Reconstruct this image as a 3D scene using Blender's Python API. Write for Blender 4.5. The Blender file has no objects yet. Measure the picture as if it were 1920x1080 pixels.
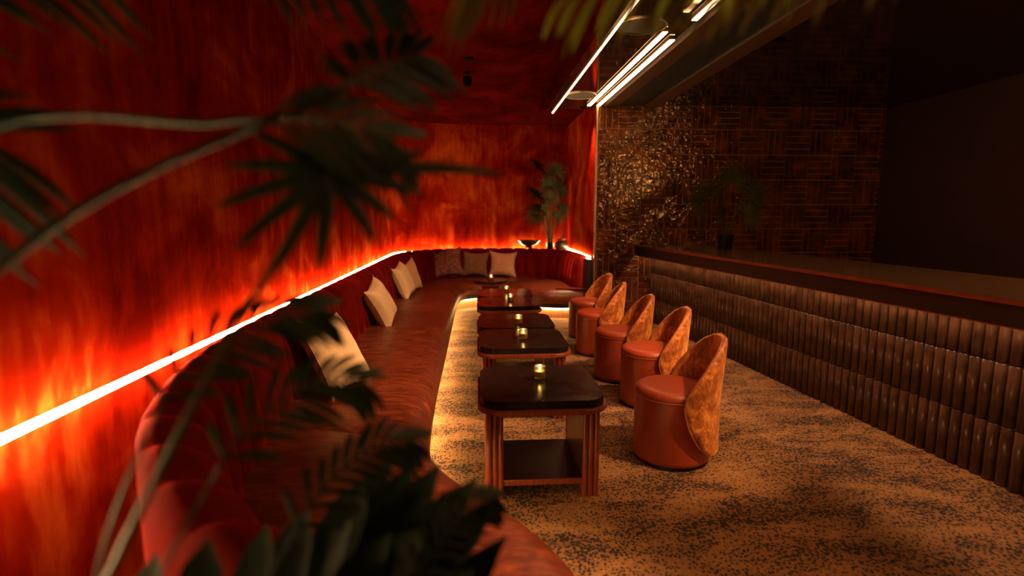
import bpy, bmesh, math, random
from mathutils import Vector, Matrix, Euler
random.seed(7)
SC = bpy.context.scene
COL = SC.collection
PI = math.pi

# ---------------------------------------------------------------- materials
class NT:
    def __init__(s, name):
        s.m = bpy.data.materials.new(name); s.m.use_nodes = True
        s.n = s.m.node_tree.nodes; s.l = s.m.node_tree.links
        s.b = s.n['Principled BSDF']
    def add(s, t, **kw):
        n = s.n.new(t)
        for k, v in kw.items():
            if k.startswith('i_'): n.inputs[k[2:].replace('_', ' ')].default_value = v
            else: setattr(n, k, v)
        return n
    def link(s, a, b): s.l.new(a, b)
    def set(s, **kw):
        for k, v in kw.items(): s.b.inputs[k.replace('_', ' ')].default_value = v
    def coords(s, scale=(1, 1, 1), rot=(0, 0, 0), world=False):
        if world: src = s.add('ShaderNodeNewGeometry').outputs['Position']
        else: src = s.add('ShaderNodeTexCoord').outputs['Object']
        mp = s.add('ShaderNodeMapping'); mp.inputs['Scale'].default_value = scale
        mp.inputs['Rotation'].default_value = rot
        s.link(src, mp.inputs['Vector']); return mp.outputs['Vector']
    def noise(s, vec, scale, detail=4, rough=.55, dist=0):
        n = s.add('ShaderNodeTexNoise'); n.inputs['Scale'].default_value = scale
        n.inputs['Detail'].default_value = detail; n.inputs['Roughness'].default_value = rough
        n.inputs['Distortion'].default_value = dist
        s.link(vec, n.inputs['Vector']); return n.outputs['Fac']
    def ramp(s, fac, stops, interp='LINEAR'):
        r = s.add('ShaderNodeValToRGB'); e = r.color_ramp.elements; r.color_ramp.interpolation = interp
        while len(e) < len(stops): e.new(.5)
        for q, (p, c) in zip(e, stops):
            q.position = p; q.color = tuple(c) + (1,) if len(c) == 3 else c
        s.link(fac, r.inputs['Fac']); return r.outputs['Color']
    def bump(s, fac, strength=.2, dist=.01):
        b = s.add('ShaderNodeBump'); b.inputs['Strength'].default_value = strength
        b.inputs['Distance'].default_value = dist
        s.link(fac, b.inputs['Height']); s.link(b.outputs['Normal'], s.b.inputs['Normal'])
    def base(s, c): s.link(c, s.b.inputs['Base Color'])
    def mix(s, fac, a, b, mode='MIX'):
        m = s.add('ShaderNodeMix', data_type='RGBA', blend_type=mode)
        for v, sock in ((fac, m.inputs[0]), (a, m.inputs[6]), (b, m.inputs[7])):
            if isinstance(v, (int, float)): sock.default_value = v
            elif isinstance(v, tuple): sock.default_value = v + (1,) if len(v) == 3 else v
            else: s.link(v, sock)
        return m.outputs[2]

def simple(name, c, r=.5, metal=0, spots=None, bump=0, **kw):
    t = NT(name); t.set(Roughness=r, Metallic=metal, **kw)
    v = t.coords()
    f = t.noise(v, spots or 8, 4)
    c2 = tuple(x * .72 for x in c)
    t.base(t.ramp(f, [(.3, c2), (.7, c)]))
    if bump: t.bump(t.noise(v, (spots or 8) * 6, 4), bump, .004)
    return t.m

def emis(name, c, s):
    t = NT(name); t.set(Base_Color=(0, 0, 0, 1), Roughness=.6)
    t.b.inputs['Emission Color'].default_value = c + (1,)
    t.b.inputs['Emission Strength'].default_value = s
    return t.m

M = {}
def mk_plaster(name, a, b, c):
    t = NT(name); t.set(Roughness=.8); t.b.inputs['Specular IOR Level'].default_value = 0
    v = t.coords((1, 1, .28), world=True); v2 = t.coords((1, 1, .12), world=True); v3 = t.coords(world=True)
    f1 = t.noise(v3, 1.4, 6, .62, .8); f2 = t.noise(v2, 16, 5, .6, .4)
    mx = t.add('ShaderNodeMath', operation='MULTIPLY_ADD'); mx.inputs[1].default_value = .26
    t.link(f2, mx.inputs[0])
    m2 = t.add('ShaderNodeMath', operation='MULTIPLY'); m2.inputs[1].default_value = .76
    t.link(f1, m2.inputs[0]); t.link(m2.outputs[0], mx.inputs[2])
    t.base(t.ramp(mx.outputs[0], [(.36, a), (.5, b), (.64, c)]))
    t.bump(t.noise(v, 22, 6), .25, .004)
    return t.m
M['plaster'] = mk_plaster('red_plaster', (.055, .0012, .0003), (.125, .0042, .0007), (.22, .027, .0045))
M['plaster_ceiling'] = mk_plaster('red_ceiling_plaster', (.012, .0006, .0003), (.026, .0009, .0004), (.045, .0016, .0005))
M['gloss_ceiling'] = simple('gloss_black_ceiling', (.012, .006, .004), .045, spots=2)
M['trim_brown'] = simple('dark_brown_trim', (.05, .018, .008), .4, spots=3)
M['trim_black'] = simple('black_trim', (.006, .004, .003), .5, spots=3)
M['dark_wall'] = simple('dark_wall_paint', (.035, .012, .006), .7, spots=3)
# leopard carpet
t = NT('leopard_carpet'); t.set(Roughness=.95)
v = t.coords(world=True)
nz = t.add('ShaderNodeTexNoise'); nz.inputs['Scale'].default_value = 55; nz.inputs['Detail'].default_value = 3
t.link(v, nz.inputs['Vector'])
vm = t.add('ShaderNodeVectorMath', operation='SCALE'); vm.inputs['Scale'].default_value = .009
t.link(nz.outputs['Color'], vm.inputs[0])
va = t.add('ShaderNodeVectorMath', operation='ADD'); t.link(v, va.inputs[0]); t.link(vm.outputs[0], va.inputs[1])
vo = t.add('ShaderNodeTexVoronoi', feature='F1'); vo.inputs['Scale'].default_value = 58
t.link(va.outputs[0], vo.inputs['Vector'])
dens = t.noise(t.coords((1, 2.3, 1), world=True), 2.1, 5, .6, .5)
# ring: |d - .36| small, plus blobs ; threshold follows density
ra = t.add('ShaderNodeMath', operation='SUBTRACT'); t.link(vo.outputs['Distance'], ra.inputs[0]); ra.inputs[1].default_value = .0
rb = t.add('ShaderNodeMath', operation='ABSOLUTE'); t.link(ra.outputs[0], rb.inputs[0])
sep = t.add('ShaderNodeSeparateColor'); t.link(vo.outputs['Color'], sep.inputs[0])
th = t.add('ShaderNodeMapRange'); th.inputs['From Min'].default_value = .36; th.inputs['From Max'].default_value = .62
th.inputs['To Min'].default_value = .27; th.inputs['To Max'].default_value = .55
t.link(dens, th.inputs['Value'])
th2 = t.add('ShaderNodeMath', operation='MULTIPLY'); t.link(th.outputs[0], th2.inputs[0])
th3 = t.add('ShaderNodeMath', operation='MULTIPLY_ADD'); th3.inputs[1].default_value = .6; th3.inputs[2].default_value = .7
t.link(sep.outputs[0], th3.inputs[0]); t.link(th3.outputs[0], th2.inputs[1])
df = t.add('ShaderNodeMath', operation='SUBTRACT'); t.link(th2.outputs[0], df.inputs[0]); t.link(rb.outputs[0], df.inputs[1])
sm = t.add('ShaderNodeMapRange'); sm.inputs['From Min'].default_value = -.03; sm.inputs['From Max'].default_value = .03
t.link(df.outputs[0], sm.inputs['Value'])
weave = t.noise(t.coords((1, 1, 1), world=True), 300, 2)
g1 = t.mix(.8, t.ramp(dens, [(.35, (.36, .175, .062)), (.65, (.20, .082, .026))]), t.ramp(t.noise(v, 34, 5, .7), [(.3, (.5, .47, .43)), (.65, (1, .97, .93))]), 'MULTIPLY')
g2 = t.mix(.35, g1, t.ramp(weave, [(.3, (.12, .06, .02)), (.7, (.62, .36, .15))]), 'MULTIPLY')
t.base(t.mix(sm.outputs[0], g1, (.012, .007, .005)))
t.bump(weave, .5, .004)
M['carpet'] = t.m
# leather
t = NT('seat_leather'); t.set(Roughness=.40); t.b.inputs['Specular IOR Level'].default_value = .45
v = t.coords((1, 1, 1), world=True)
f = t.noise(t.coords((.8, 3.2, 1), (0, 0, .35), world=True), 6, 7, .7, 1.2)
t.base(t.ramp(f, [(.32, (.045, .007, .003)), (.5, (.12, .019, .007)), (.70, (.27, .060, .022))]))
g = t.noise(v, 140, 3); t.bump(g, .12, .002)
M['leather'] = t.m
t = NT('stool_leather'); t.set(Roughness=.40); v = t.coords()
t.base(t.ramp(t.noise(v, 5, 3), [(.3, (.27, .034, .010)), (.7, (.33, .046, .014))]))
t.bump(t.noise(v, 260, 2), .06, .001); M['stool_leather'] = t.m
# velvets
t = NT('channel_velvet'); t.set(Roughness=.9); t.b.inputs['Specular IOR Level'].default_value = .05; v = t.coords(world=True)
t.b.inputs['Sheen Weight'].default_value = .5; t.b.inputs['Sheen Roughness'].default_value = .3; t.b.inputs['Sheen Tint'].default_value = (.8, .03, .01, 1)
t.base(t.ramp(t.noise(v, 7, 4), [(.3, (.085, .0025, .0015)), (.7, (.15, .005, .003))])); M['velvet'] = t.m
t = NT('crushed_velvet'); t.set(Roughness=.55); v = t.coords((1, 1, .7))
f = t.noise(v, 9, 12, .86, .5)
t.base(t.ramp(f, [(.40, (.06, .008, .002)), (.50, (.38, .085, .012)), (.60, (.85, .34, .06))]))
t.b.inputs['Sheen Weight'].default_value = .6; t.b.inputs['Sheen Tint'].default_value = (1, .45, .15, 1)
t.bump(f, .35, .006); M['crushed'] = t.m
M['piping'] = simple('brown_piping', (.50, .16, .06), .4)
# woods and stones
t = NT('table_wood'); t.set(Roughness=.32)
f = t.noise(t.coords((9, 9, 1.2)), 9, 5, .6, .6)
t.base(t.ramp(f, [(.3, (.10, .016, .006)), (.7, (.26, .05, .016))])); M['wood'] = t.m
t = NT('black_granite'); t.set(Roughness=.20); t.b.inputs['Specular IOR Level'].default_value = .2
f = t.noise(t.coords(), 120, 5, .8)
t.base(t.ramp(f, [(.45, (.007, .005, .0045)), (.72, (.018, .012, .010)), (.80, (.05, .034, .028))]))
rr = t.ramp(t.noise(t.coords(), 7, 6, .7), [(.35, (.14,) * 3), (.7, (.30,) * 3)]); t.link(rr, t.b.inputs['Roughness'])
M['granite'] = t.m
t = NT('dark_shelf'); t.set(Roughness=.3)
t.base(t.ramp(t.noise(t.coords((1, 6, 1)), 9, 5), [(.3, (.03, .009, .005)), (.7, (.07, .02, .01))])); M['shelf'] = t.m
t = NT('plinth_wood'); t.set(Roughness=.5)
t.base(t.ramp(t.noise(t.coords((8, 8, 1), world=True), 6, 5), [(.3, (.30, .12, .04)), (.7, (.5, .22, .08))])); M['plinth'] = t.m
M['black'] = simple('matte_black', (.008, .006, .005), .5)
M['ceiling_black'] = simple('ceiling_black', (.004, .003, .002), .9); M['ceiling_black'].node_tree.nodes['Principled BSDF'].inputs['Specular IOR Level'].default_value = 0
M['kick'] = simple('stool_kick_black', (.01, .006, .005), .5)
# zellige tiles
t = NT('glazed_brown_tile'); t.set(Roughness=.09); v = t.coords(world=True)
f = t.noise(v, 4.5, 5, .6, .4); f2 = t.noise(v, 1.1, 2)
t.base(t.ramp(f, [(.28, (.016, .004, .001)), (.5, (.065, .017, .005)), (.74, (.19, .050, .012))]))
t.b.inputs['Specular IOR Level'].default_value = .6
wv = t.noise(v, 12, 3, .5, .6); t.bump(wv, 1.0, .0125)
M['tile'] = t.m
M['grout'] = simple('tan_grout', (.42, .21, .10), .7, spots=30)
t = NT('glazed_flute'); t.set(Roughness=.2); v = t.coords(world=True)
t.base(t.ramp(t.noise(v, 9, 4), [(.3, (.03, .014, .008)), (.7, (.10, .048, .027))]))
t.bump(t.noise(v, 9, 3), .25, .006); M['flute'] = t.m
M['counter'] = simple('counter_stone', (.10, .065, .045), .14, spots=40)
M['bronze'] = simple('dark_bronze', (.32, .18, .10), .35, 1)
M['ring_metal'] = simple('bronze_ring', (.55, .38, .24), .35, 1)
M['disc'] = simple('speaker_grille', (.03, .016, .011), .6)
# fabrics
def fabric(name, a, b, sc=90, extra=None):
    t = NT(name); t.set(Roughness=.9); v = t.coords()
    t.base(t.ramp(t.noise(v, extra or 5, 6, .7, 1), [(.38, a), (.62, b)]))
    t.b.inputs['Sheen Weight'].default_value = .3
    t.bump(t.noise(v, sc, 3), .3, .003); return t.m
M['cream'] = fabric('cream_linen', (.70, .46, .25), (.78, .54, .31))
M['tan'] = fabric('tan_velvet', (.50, .25, .12), (.60, .32, .16))
M['blush'] = fabric('blush_cotton', (.62, .33, .20), (.70, .40, .25))
M['brownfab'] = fabric('brown_velvet', (.19, .09, .045), (.26, .13, .065))
M['pattern'] = fabric('mottled_chenille', (.09, .028, .022), (.42, .17, .13), 60, 26)
# foliage
def leafmat(name, a, b, r=.4):
    t = NT(name); t.set(Roughness=r); v = t.coords(); t.b.inputs['Specular IOR Level'].default_value = .25
    t.base(t.ramp(t.noise(v, 9, 4), [(.35, a), (.65, b)]))
    t.b.inputs['Subsurface Weight'].default_value = 0
    return t.m
M['leaf'] = leafmat('palm_green', (.010, .022, .005), (.028, .045, .010), .5)
M['leaf_dark'] = leafmat('deep_green', (.005, .013, .004), (.013, .026, .007), .55)
M['leaf_light'] = leafmat('yellow_green', (.20, .21, .02), (.36, .35, .045))
M['leaf_green'] = leafmat('mid_green', (.04, .06, .012), (.10, .12, .03))
M['leaf_amber'] = leafmat('dry_olive', (.08, .05, .012), (.14, .09, .02))
M['leaf_fan'] = leafmat('fan_palm_green', (.010, .016, .004), (.034, .034, .007), .75)
M['stem'] = leafmat('palm_stem', (.03, .03, .008), (.06, .05, .015))
M['soil'] = simple('potting_soil', (.02, .012, .008), .95, spots=40)
M['pot'] = simple('black_pot', (.012, .009, .008), .35)
M['glaze_pot'] = simple('dark_ceramic', (.05, .022, .014), .35, spots=12)
# lights
M['led'] = emis('warm_led', (1.0, .52, .22), 20)
M['led_thin'] = emis('warm_led_thin', (1.0, .50, .26), 8)
M['cove'] = emis('amber_led', (1.0, .74, .32), 240)
M['under'] = emis('amber_under_led', (1.0, .60, .22), 44)
M['flame'] = emis('flame', (1.0, .66, .28), 170)
M['lamp'] = emis('downlight_lens', (1.0, .66, .38), 8)
M['bulb'] = emis('added_pendant_bulb', (1.0, .38, .09), 90)
t = NT('olive_glass'); t.set(Base_Color=(.70, .60, .25, 1), Roughness=.28, IOR=1.45)
t.b.inputs['Transmission Weight'].default_value = 1.0; M['glass'] = t.m
t = NT('wax'); t.set(Base_Color=(.55, .40, .15, 1), Roughness=.5)
M['wax'] = t.m
M['glass_dark'] = simple('smoked_glass', (.05, .035, .015), .08)

# ---------------------------------------------------------------- object helpers
def tag(o, label=None, cat=None, group=None, kind=None):
    if label: o['label'] = label
    if cat: o['category'] = cat
    if group: o['group'] = group
    if kind: o['kind'] = kind
    return o
def thing(name, label, cat, loc=(0, 0, 0), rz=0, group=None):
    o = bpy.data.objects.new(name, None); COL.objects.link(o)
    o.empty_display_size = .1
    o.location = loc; o.rotation_euler = (0, 0, rz)
    return tag(o, label, cat, group)
def obj(name, bm, mat, parent=None, smooth=False, angle=None):
    me = bpy.data.meshes.new(name); bm.normal_update(); bm.to_mesh(me); bm.free()
    me.materials.append(mat)
    if smooth or angle:
        for p in me.polygons: p.use_smooth = True
        if angle:
            try: me.set_sharp_from_angle(angle=math.radians(angle))
            except Exception: pass
    o = bpy.data.objects.new(name, me); COL.objects.link(o)
    if parent: o.parent = parent
    return o
def copy_tree(o, parent=None):
    c = o.copy(); COL.objects.link(c); c.parent = parent
    for ch in o.children: copy_tree(ch, c)
    return c
def struct(name, bm, mat, **kw):
    o = obj(name, bm, mat, **kw); o['kind'] = 'structure'; return o

def box(bm, a, b, bev=0):
    vs = [bm.verts.new((x, y, z)) for x in (a[0], b[0]) for y in (a[1], b[1]) for z in (a[2], b[2])]
    F = [(0, 1, 3, 2), (4, 6, 7, 5), (0, 4, 5, 1), (2, 3, 7, 6), (0, 2, 6, 4), (1, 5, 7, 3)]
    fs = [bm.faces.new([vs[i] for i in f]) for f in F]
    if bev:
        es = list({e for f in fs for e in f.edges})
        bmesh.ops.bevel(bm, geom=es, offset=bev, segments=2, affect='EDGES', profile=.6)
    return bm
def prism(bm, pts, z0, z1):
    lo = [bm.verts.new((x, y, z0)) for x, y in pts]; hi = [bm.verts.new((x, y, z1)) for x, y in pts]
    n = len(pts)
    for i in range(n):
        bm.faces.new((lo[i], lo[(i + 1) % n], hi[(i + 1) % n], hi[i]))
    bm.faces.new(lo[::-1]); bm.faces.new(hi)
    return bm
def lathe(bm, prof, n=40, c=(0, 0), flute=0, fn=0, close=True):
    rings = []
    for r, z in prof:
        ring = []
        for i in range(n):
            a = 2 * PI * i / n
            rr = r * (1 + (flute * math.cos(fn * a) if fn else 0))
            ring.append(bm.verts.new((c[0] + rr * math.cos(a), c[1] + rr * math.sin(a), z)))
        rings.append(ring)
    for A, B in zip(rings, rings[1:]):
        for i in range(n):
            bm.faces.new((A[i], A[(i + 1) % n], B[(i + 1) % n], B[i]))
    if close:
        if prof[0][0] > 1e-4: bm.faces.new(rings[0][::-1])
        if prof[-1][0] > 1e-4: bm.faces.new(rings[-1])
    return bm
def tube(bm, pts, rad, n=8):
    pts = [Vector(p) for p in pts]; rings = []
    up = Vector((.3, .2, 1)).normalized()
    for i, p in enumerate(pts):
        d = (pts[min(i + 1, len(pts) - 1)] - pts[max(i - 1, 0)]).normalized()
        a = d.cross(up)
        if a.length < 1e-3: a = d.cross(Vector((1, 0, 0)))
        a.normalize(); b = d.cross(a)
        r = rad(i / (len(pts) - 1)) if callable(rad) else rad
        rings.append([bm.verts.new(p + (a * math.cos(2 * PI * k / n) + b * math.sin(2 * PI * k / n)) * r) for k in range(n)])
    for A, B in zip(rings, rings[1:]):
        for k in range(n): bm.faces.new((A[k], A[(k + 1) % n], B[(k + 1) % n], B[k]))
    bm.faces.new(rings[0][::-1]); bm.faces.new(rings[-1])
    return bm
def rrect(w, d, r, n=8, cx=0, cy=0):
    out = []
    for sx, sy, a0 in ((1, 1, 0), (-1, 1, 90), (-1, -1, 180), (1, -1, 270)):
        for k in range(n + 1):
            a = math.radians(a0 + 90 * k / n)
            out.append((cx + sx * (w / 2 - r) + r * math.cos(a), cy + sy * (d / 2 - r) + r * math.sin(a)))
    return out
def loft(bm, rows, closed=False, caps=False):
    R = [[bm.verts.new(p) for p in row] for row in rows]
    for A, B in zip(R, R[1:]):
        n = len(A)
        for i in range(n if closed else n - 1):
            j = (i + 1) % n
            bm.faces.new((A[i], A[j], B[j], B[i]))
    if caps:
        bm.faces.new(R[0][::-1]); bm.faces.new(R[-1])
    return bm
def catmull(P, per=12):
    P = [Vector(p) for p in P]; out = []
    for i in range(len(P) - 1):
        p0 = P[max(i - 1, 0)]; p1 = P[i]; p2 = P[i + 1]; p3 = P[min(i + 2, len(P) - 1)]
        for k in range(per):
            t = k / per
            out.append(.5 * ((2 * p1) + (p2 - p0) * t + (2 * p0 - 5 * p1 + 4 * p2 - p3) * t * t + (3 * p1 - p0 - 3 * p2 + p3) * t ** 3))
    out.append(P[-1]); return out

# ---------------------------------------------------------------- setting
XL, YB, XR = -1.47, 10.30, 1.75         # left wall, back wall, side return of the seating niche
YT = 7.85                                # tiled wall
ZC, ZG = 3.26, 3.16
b = bmesh.new(); box(b, (-1.6, -2.4, -.1), (6.2, 10.5, 0)); struct('floor', b, M['carpet'])
def wallstrip(name, pts, z0, z1, mat, smooth=False, thick=.1):
    b = bmesh.new(); n = len(pts)
    P = [Vector((p[0], p[1])) for p in pts]; out = []
    for i, p in enumerate(P):
        d = (P[min(i + 1, n - 1)] - P[max(i - 1, 0)]).normalized()
        out.append(p + Vector((-d.y, d.x)) * thick)
    loop = P + out[::-1]
    prism(b, [(q.x, q.y) for q in loop], z0, z1)
    return struct(name, b, mat, angle=40 if smooth else None)
R = 1.15
cur = [(XL + R - R * math.cos(a), YB - R + R * math.sin(a)) for a in [PI / 2 * k / 20 for k in range(21)]]
wallstrip('wall_left', [(XL, -2.3), (XL, 3)] + cur[:11], 0, 3.4, M['plaster'], True)
wallstrip('wall_back', cur[10:] + [(XR + .02, YB)], 0, 3.4, M['plaster'], True)
b = bmesh.new(); box(b, (XR, YT + .03, 0), (XR + .25, YB + .1, 3.4)); struct('wall_return', b, M['plaster'])
b = bmesh.new(); box(b, (XR - .012, YT - .02, 0), (XR + .012, YT + .03, ZG)); struct('trim_1', b, M['ring_metal'])
# tiled wall: grout ground and basket-weave tiles
b = bmesh.new(); box(b, (XR + .012, YT, 0), (6.2, YT + .1, 3.2)); g = struct('wall_tiled', b, M['grout'])
b = bmesh.new(); mod = .362; tw = mod / 4; gap = .0028
rng = random.Random(3)
def tile(x0, z0, x1, z1):
    x0 = max(x0, XR + .014); z1 = min(z1, ZG)
    if x1 - x0 < .015 or z1 - z0 < .015: return
    g_ = gap; dy = rng.uniform(.007, .012); sx, sz = rng.uniform(-.010, .010), rng.uniform(-.010, .010)
    vs = []
    for (x, z, e) in ((x0 + g_, z0 + g_, 0), (x1 - g_, z0 + g_, 0), (x1 - g_, z1 - g_, 0), (x0 + g_, z1 - g_, 0),
                      (x0 + g_ + .004, z0 + g_ + .004, 1), (x1 - g_ - .004, z0 + g_ + .004, 1), (x1 - g_ - .004, z1 - g_ - .004, 1), (x0 + g_ + .004, z1 - g_ - .004, 1)):
        y = YT - .0005 if not e else YT - dy + sx * (x - (x0 + x1) / 2) + sz * (z - (z0 + z1) / 2)
        vs.append(b.verts.new((x, y, z)))
    b.faces.new((vs[4], vs[5], vs[6], vs[7]))
    for i in range(4): b.faces.new((vs[i], vs[(i + 1) % 4], vs[4 + (i + 1) % 4], vs[4 + i]))
x_start = 1.700; rows = 9
for r in range(rows):
    z1 = ZG + .0 - r * mod if r == 0 else ZG + .035 - r * mod - .0
    z0 = ZG + .035 - (r + 1) * mod
    for c in range(13):
        x0 = x_start + c * mod
        if (r + c) % 2 == 0:
            for k in range(4): tile(x0 + k * tw, max(z0, 0), x0 + (k + 1) * tw, z1)
        else:
            for k in range(4): 
                h = (z1 - z0) / 4
                if z0 + k * h >= -.05: tile(x0, max(z0 + k * h, 0), x0 + mod, z0 + (k + 1) * h)
ti = obj('glazed_tiles', b, M['tile'], g); 
b = bmesh.new(); box(b, (6.1, -2.3, 0), (6.2, YT, 3.3)); struct('wall_right', b, M['dark_wall'])
b = bmesh.new(); box(b, (-1.57, -2.4, 0), (6.2, -2.3, 3.3)); struct('wall_front', b, M['dark_wall'])
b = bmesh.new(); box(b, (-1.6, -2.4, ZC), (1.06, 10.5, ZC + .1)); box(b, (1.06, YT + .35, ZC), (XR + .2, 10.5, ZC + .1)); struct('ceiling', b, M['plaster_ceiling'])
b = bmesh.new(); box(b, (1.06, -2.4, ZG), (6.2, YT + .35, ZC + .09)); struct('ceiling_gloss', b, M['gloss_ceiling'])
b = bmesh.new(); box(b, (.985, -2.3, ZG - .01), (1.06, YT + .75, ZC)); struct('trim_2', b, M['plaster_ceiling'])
b = bmesh.new(); box(b, (1.84, -2.3, ZG - .035), (2.02, YT - .02, ZG)); struct('trim_3', b, M['trim_brown'])
b = bmesh.new(); box(b, (2.02, -2.3, ZG - .012), (2.42, YT - .02, ZG)); struct('trim_4', b, M['trim_black'])
b = bmesh.new(); box(b, (2.42, -2.3, ZG - .035), (2.62, YT - .02, ZG)); struct('trim_5', b, M['trim_brown'])
# ---------------------------------------------------------------- ceiling things
def led_bar(label, x, w, y0, y1, z, mat, group):
    r = thing('led_strip_light', label, 'light', (x, y0, z), 0, group)
    b = bmesh.new(); box(b, (-w / 2 - .006, 0, -.018), (w / 2 + .006, y1 - y0, 0)); obj('housing', b, M['bronze'], r)
    b = bmesh.new(); box(b, (-w / 2, .004, -.026), (w / 2, y1 - y0 - .004, -.0185)); obj('diffuser', b, mat, r)
    return r
led_bar('single thin glowing ceiling strip nearest the red wall, left of the pair', 1.18, .020, -1.0, 8.42, ZG + .002 - .002, M['led_thin'], 'glowing strips on the ceiling')
led_bar('left strip of the glowing pair meeting the tiled wall', 1.62, .045, 4.7, YT - .03, ZG, M['led'], 'glowing strips on the ceiling')
led_bar('right strip of the glowing pair meeting the tiled wall', 1.755, .045, 4.9, YT - .03, ZG, M['led'], 'glowing strips on the ceiling')
led_bar('left strip of the nearer glowing pair at the top right corner', 1.62, .045, -1.0, 4.25, ZG, M['led'], 'glowing strips on the ceiling')
led_bar('right strip of the nearer glowing pair at the top right corner', 1.755, .045, -1.0, 4.42, ZG, M['led'], 'glowing strips on the ceiling')
for (x, y, lab) in ((1.395, 7.25, 'round flush ceiling speaker near the tiled wall'), (1.39, 4.62, 'round flush ceiling speaker nearer the camera among the leaves')):
    r = thing('ceiling_speaker', lab, 'speaker', (x, y, ZG), 0, 'round ceiling speakers')
    b = bmesh.new(); lathe(b, [(.195, 0), (.195, -.006), (.02, -.008)], 48); obj('grille', b, M['disc'], r)
    b = bmesh.new(); lathe(b, [(.193, -.012), (.207, -.014), (.212, -.008), (.212, 0)], 48, close=False); obj('rim', b, M['ring_metal'], r, angle=40)
r = thing('ceiling_spotlight', 'small black egg-shaped spotlight hanging under the red ceiling', 'spotlight', (-.09, 6.6, ZC))
b = bmesh.new(); lathe(b, [(.03, 0), (.03, -.012), (.008, -.014)], 20); obj('canopy', b, M['ceiling_black'], r, angle=40)
b = bmesh.new(); lathe(b, [(.007, -.012), (.007, -.05)], 10); obj('stem', b, M['ceiling_black'], r, angle=40)
b = bmesh.new(); lathe(b, [(.012, -.045), (.046, -.052), (.053, -.085), (.048, -.125), (.036, -.16), (.030, -.155)], 24); obj('lamp_head', b, M['ceiling_black'], r, angle=40)
b = bmesh.new(); lathe(b, [(.052, 0), (.050, -.016), (.02, -.022), (.0005, -.022)], 24)
tag(obj('smoke_detector', b, M['ceiling_black'], angle=40), 'flat black disc on the red ceiling in front of the spotlight', 'detector').location = (-.067, 6.02, ZC)

def downlight(x, y, z, tx, ty, tz, energy, size, blend, lab, col=(1, .56, .26), rad=.05):
    r = thing('recessed_downlight', lab, 'light', (x, y, z), 0, 'recessed downlights')
    b = bmesh.new(); lathe(b, [(.036, -.002), (.05, -.006), (.055, 0)], 24, close=False); obj('bezel', b, M['ceiling_black'], r, angle=40)
    b = bmesh.new(); lathe(b, [(.036, -.001), (.036, -.003)], 24); obj('lens', b, M['ceiling_black'], r)
    l = bpy.data.lights.new('downlight_beam', 'SPOT'); l.energy = energy; l.color = col
    l.spot_size = math.radians(size); l.spot_blend = blend; l.shadow_soft_size = rad
    lo = bpy.data.objects.new('downlight_beam', l); COL.objects.link(lo)
    d = Vector((tx - x, ty - y, tz - z)); lo.rotation_euler = d.to_track_quat('-Z', 'Y').to_euler()
    lo.location = (0, 0, -.03); lo.parent = r
    return r

# ---------------------------------------------------------------- banquette
O = [(.15, .62), (-.10, .68), (-.40, .86), (-.75, 1.18), (-1.10, 1.75), (-1.30, 2.45), (-1.36, 3.2), (-1.36, 4.0),
     (-1.36, 5.0), (-1.36, 6.0), (-1.36, 7.0), (-1.36, 8.0), (-1.34, 8.7), (-1.22, 9.25), (-.92, 9.75), (-.45, 10.02), (0, 10.08),
     (.40, 10.08), (.80, 10.06), (1.15, 9.95), (1.45, 9.70), (1.64, 9.35), (1.70, 9.0), (1.72, 8.75), (1.72, 8.55), (1.72, 8.4), (1.72, 8.28), (1.72, 8.22)]
I = [(.37, 1.30), (.345, 1.60), (.30, 1.76), (.20, 1.95), (.02, 2.18), (-.15, 2.42), (-.26, 2.75), (-.295, 3.6),
     (-.295, 4.6), (-.295, 5.6), (-.295, 6.6), (-.295, 7.5), (-.29, 8.1), (-.27, 8.55), (-.19, 8.88), (-.02, 9.03), (.15, 9.06),
     (.35, 9.07), (.50, 9.03), (.62, 8.93), (.70, 8.78), (.74, 8.58), (.77, 8.40), (.84, 8.22), (.98, 8.08), (1.18, 8.02), (1.42, 8.0), (1.64, 8.0)]
PER = 14
Od = catmull([(x, y, 0) for x, y in O], PER); Id = catmull([(x, y, 0) for x, y in I], PER)
def seat_sec(i0, i1, name):
    b = bmesh.new(); rows = []
    for i in range(i0, i1 + 1):
        o, q = Od[i], Id[i]; v = q - o; L = v.length; u = v / L
        e = min(i - i0, i1 - i); dip = .020 * math.exp(-e * .9) if e < 6 else 0
        sh = .004 if e == 0 else 0
        a = min(.12, L * .4)
        prof = [(a, .22), (a, .445), (a + (L - a) * .25, .462), (a + (L - a) * .5, .468), (a + (L - a) * .75, .463), (L - min(.16, L * .3), .453), (L - .09, .438), (L - .045, .410),
                (L - .014, .368), (L + .002, .32), (L, .28), (L - .012, .25), (L - .04, .232)]
        t_ = Vector((-u.y, u.x, 0)) * (sh if i == i0 else -sh)
        row = [o + u * d + Vector((0, 0, z - (dip if z > .26 else 0))) - (u * dip * .6 if k > 5 else Vector()) for k, (d, z) in enumerate(prof)]
        rows.append(row)
    loft(b, rows, closed=True, caps=True)
    return obj(name, b, M['leather'], ban, angle=50)
ban = thing('banquette_sofa', 'long curved banquette with red channelled backrest and brown leather seat along the red wall', 'sofa', (0, 0, 0))
for i0, i1 in ((0, 5 * PER + 10), (5 * PER + 10, 12 * PER + 8), (12 * PER + 8, 17 * PER + 8), (17 * PER + 8, 27 * PER)):
    s = seat_sec(i0, i1, 'seat_cushion')
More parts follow.
